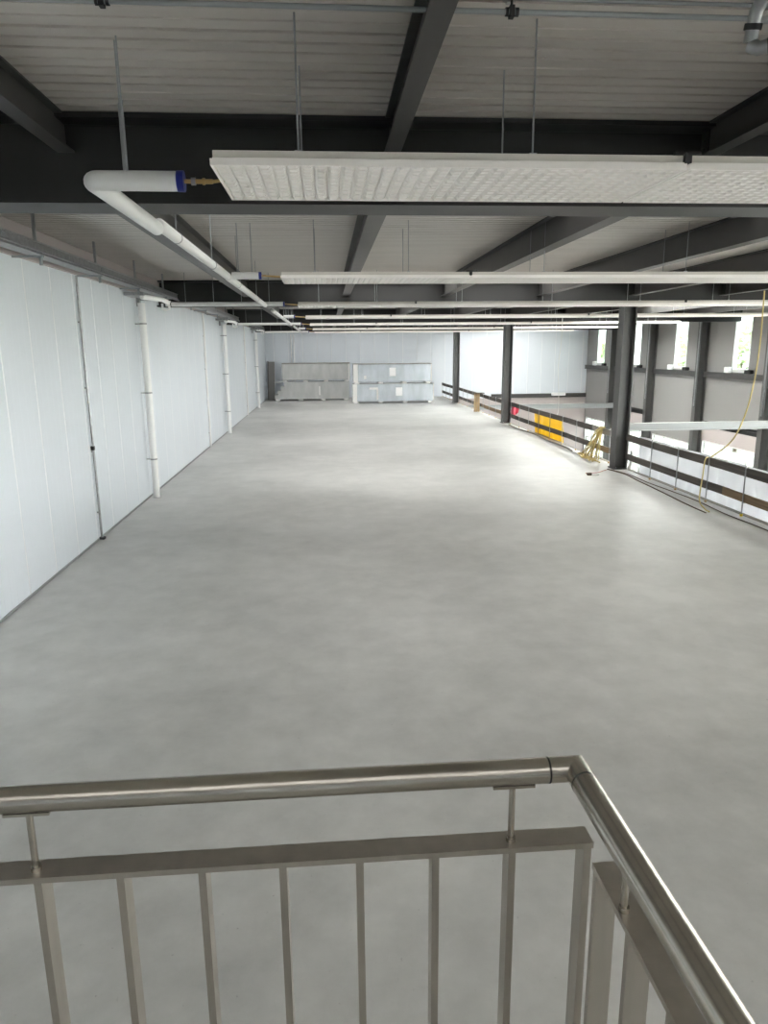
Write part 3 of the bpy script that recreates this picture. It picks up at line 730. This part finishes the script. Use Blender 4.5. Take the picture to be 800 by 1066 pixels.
# ------------------------------------------------------------------ wrapped panel bundles at the far end
def bundle(x0, x1, y0, y1, z0, z1, film, label, step=None, labelx=None, gaps=3, posts=True, tape=None):
    t = thing('panel_bundle', label, 'bundle', (x0, y0, z0))
    L, D, H = x1-x0, y1-y0, z1-z0; f = .11
    b = MB()
    if step:
        n = 4
        for k in range(n):
            b.box(step*(1-1/(k+1)) if False else step*k/n, L, 0, D, f+(H-f)*k/n, f+(H-f)*(k+1)/n)
    else:
        m = 3; q = L/m
        b.bevbox(0, L, 0, D, f, H, .03)
        for k in range(6): b.box(.02, L-.02, -.006, .0, f+(H-f)*(k+.5)/6-.004, f+(H-f)*(k+.5)/6+.004)
    b.build('wrapped_panels', film, t)
    for k in range(gaps+1):
        xx = .05+(L-.45)*k/gaps
        b = MB(); b.box(xx, xx+.30, -.02, D, 0.0, f, bev=.01); b.build('foam_block', M['foam'], t)
    b = MB(); b.box(.0, L, -.012, D+.012, H-.001, H+.03); b.build('top_cover', M['boardpale'] if z0 > .5 else M['film'], t)
    if posts:
        for xx in (0, L-.07):
            b = MB(); b.box(xx, xx+(.28 if xx == 0 else .07), -.018, .0, f, H); b.build('edge_guard', M['foam'], t)
    if labelx is not None:
        b = MB(); b.box(labelx, labelx+.42, -.016, -.006, H*.38, H*.82); b.build('paper_label', M['paper'], t)
    if tape:
        for (a, c, e, g) in tape:
            b = MB(); b.box(a, c, -.022, -.008, e, g); b.build('film_patch', M['foam'], t)
    return t
bundle(-3.45, 1.55, 48.7, 49.9, 0, 1.22, M['film'], 'lower silver bundle with a stepped left end in the left stack against the far wall', step=.85, posts=False, tape=[(2.95,3.05,.35,.95)])
bundle(-2.92, 1.62, 48.7, 49.9, 1.252, 2.44, M['film'], 'upper silver bundle lying on the stepped one in the left stack', posts=False, tape=[(4.40,4.50,.11,1.15)])
bundle(1.65, 6.80, 45.4, 46.6, 0, 1.18, M['filmblue'], 'lower bluish film-wrapped bundle in the right stack, resting on the floor', labelx=2.72, tape=[(1.05,1.6,.85,.98),(1.5,1.62,.2,.9)])
bundle(1.72, 6.66, 45.4, 46.6, 1.212, 2.41, M['filmblue'], 'upper bluish film-wrapped bundle in the right stack', labelx=2.25, tape=[(.65,.80,.3,.5)])
t = thing('leaning_panel', 'narrow grey sheet leaning in the left corner beside the bundles', 'panel', (-3.95, 49.9, 0))
b = MB(); v = [(0,0,0),(.42,0,0),(.42,.05,0),(0,.05,0),(0,.9,2.55),(.42,.9,2.55),(.42,.95,2.55),(0,.95,2.55)]
b.add(v, [(0,3,2,1),(4,5,6,7),(0,1,5,4),(1,2,6,5),(2,3,7,6),(3,0,4,7)]); b.build('sheet', M['facade'], t)
b = MB(); v = [(-.06,-.02,0),(.0,-.02,0),(.0,.05,0),(-.06,.05,0),(-.06,.88,2.6),(.0,.88,2.6),(.0,.95,2.6),(-.06,.95,2.6)]
b.add(v, [(0,3,2,1),(4,5,6,7),(0,1,5,4),(1,2,6,5),(2,3,7,6),(3,0,4,7)]); b.build('edge_strip', M['steel2'], t)

# ------------------------------------------------------------------ trees outside the slit windows
def tree(x, y, h, seed, lab):
    rnd = random.Random(seed)
    t = thing('tree', lab, 'tree', (x, y, ZLOW-.05))
    b = MB(); b.tube([(0,0,0),(.1,.05,h*.3),(.0,.1,h*.7)], [.22,.16,.06], 8)
    for k in range(5):
        a = k*1.26; b.tube([(.05,.05,h*.35+.3*k),(1.3*math.cos(a),1.3*math.sin(a),h*.55+.3*k)], [.08,.03], 6)
    b.build('trunk', M['bark'], t)
    b = MB()
    for k in range(1500):
        a, u = rnd.uniform(0, 2*PI), rnd.uniform(-1, 1); rr = rnd.uniform(.3, 1)**.5
        s = math.sqrt(1-u*u); R = h*.30*(1+.25*math.sin(3*a+seed))
        c = Vector((R*rr*s*math.cos(a), R*rr*s*math.sin(a), h*.64+h*.38*rr*u))
        d1 = Vector((rnd.gauss(0,1), rnd.gauss(0,1), rnd.gauss(0,.6))).normalized(); d2 = d1.orthogonal().normalized(); q = rnd.uniform(.14,.34)
        b.add([c-d1*q, c+d2*q*.55, c+d1*q, c-d2*q*.55], [(0,1,2,3)])
    b.build('foliage', M['leaf'], t)
tree(31, 52, 9.5, 1, 'leafy green tree outside behind the slit window nearest the right edge')
tree(33, 66, 9.0, 2, 'leafy green tree outside behind the second slit window from the right')
tree(30, 78, 8.5, 3, 'leafy green tree outside behind the farthest slit window')

# ------------------------------------------------------------------ light: overcast sky
w = bpy.data.worlds.new('World'); S.world = w; w.use_nodes = True
bg = w.node_tree.nodes['Background']; bg.inputs['Color'].default_value = (1.0,.985,.955,1); bg.inputs['Strength'].default_value = 6.0

# ------------------------------------------------------------------ camera
f, yaw, pit, rol = 742.24, 7.81385362e-02, 2.23946386e-01, -9.14293060e-03
cy, sy = math.cos(yaw), math.sin(yaw)
F = Vector((sy*math.cos(pit), cy*math.cos(pit), -math.sin(pit))); R0 = Vector((cy,-sy,0)); U0 = R0.cross(F)
R1 = math.cos(rol)*R0 + math.sin(rol)*U0; U1 = -math.sin(rol)*R0 + math.cos(rol)*U0
cam = bpy.data.cameras.new('camera'); co = bpy.data.objects.new('camera', cam); COL.objects.link(co)
co.matrix_world = Matrix(((R1.x,U1.x,-F.x,0),(R1.y,U1.y,-F.y,0),(R1.z,U1.z,-F.z,3.3),(0,0,0,1)))
cam.sensor_fit = 'HORIZONTAL'; cam.sensor_width = 36; cam.lens = f/800*36; cam.clip_start = .05; cam.clip_end = 500
S.camera = co

S.view_settings.view_transform = 'Standard'; S.view_settings.look = 'None'; S.view_settings.gamma = 1; S.view_settings.use_curve_mapping = False
S.view_settings.exposure = 2.52
S.cycles.use_denoising = True
S.cycles.max_bounces = 12; S.cycles.diffuse_bounces = 7; S.cycles.glossy_bounces = 5; S.cycles.transparent_max_bounces = 12
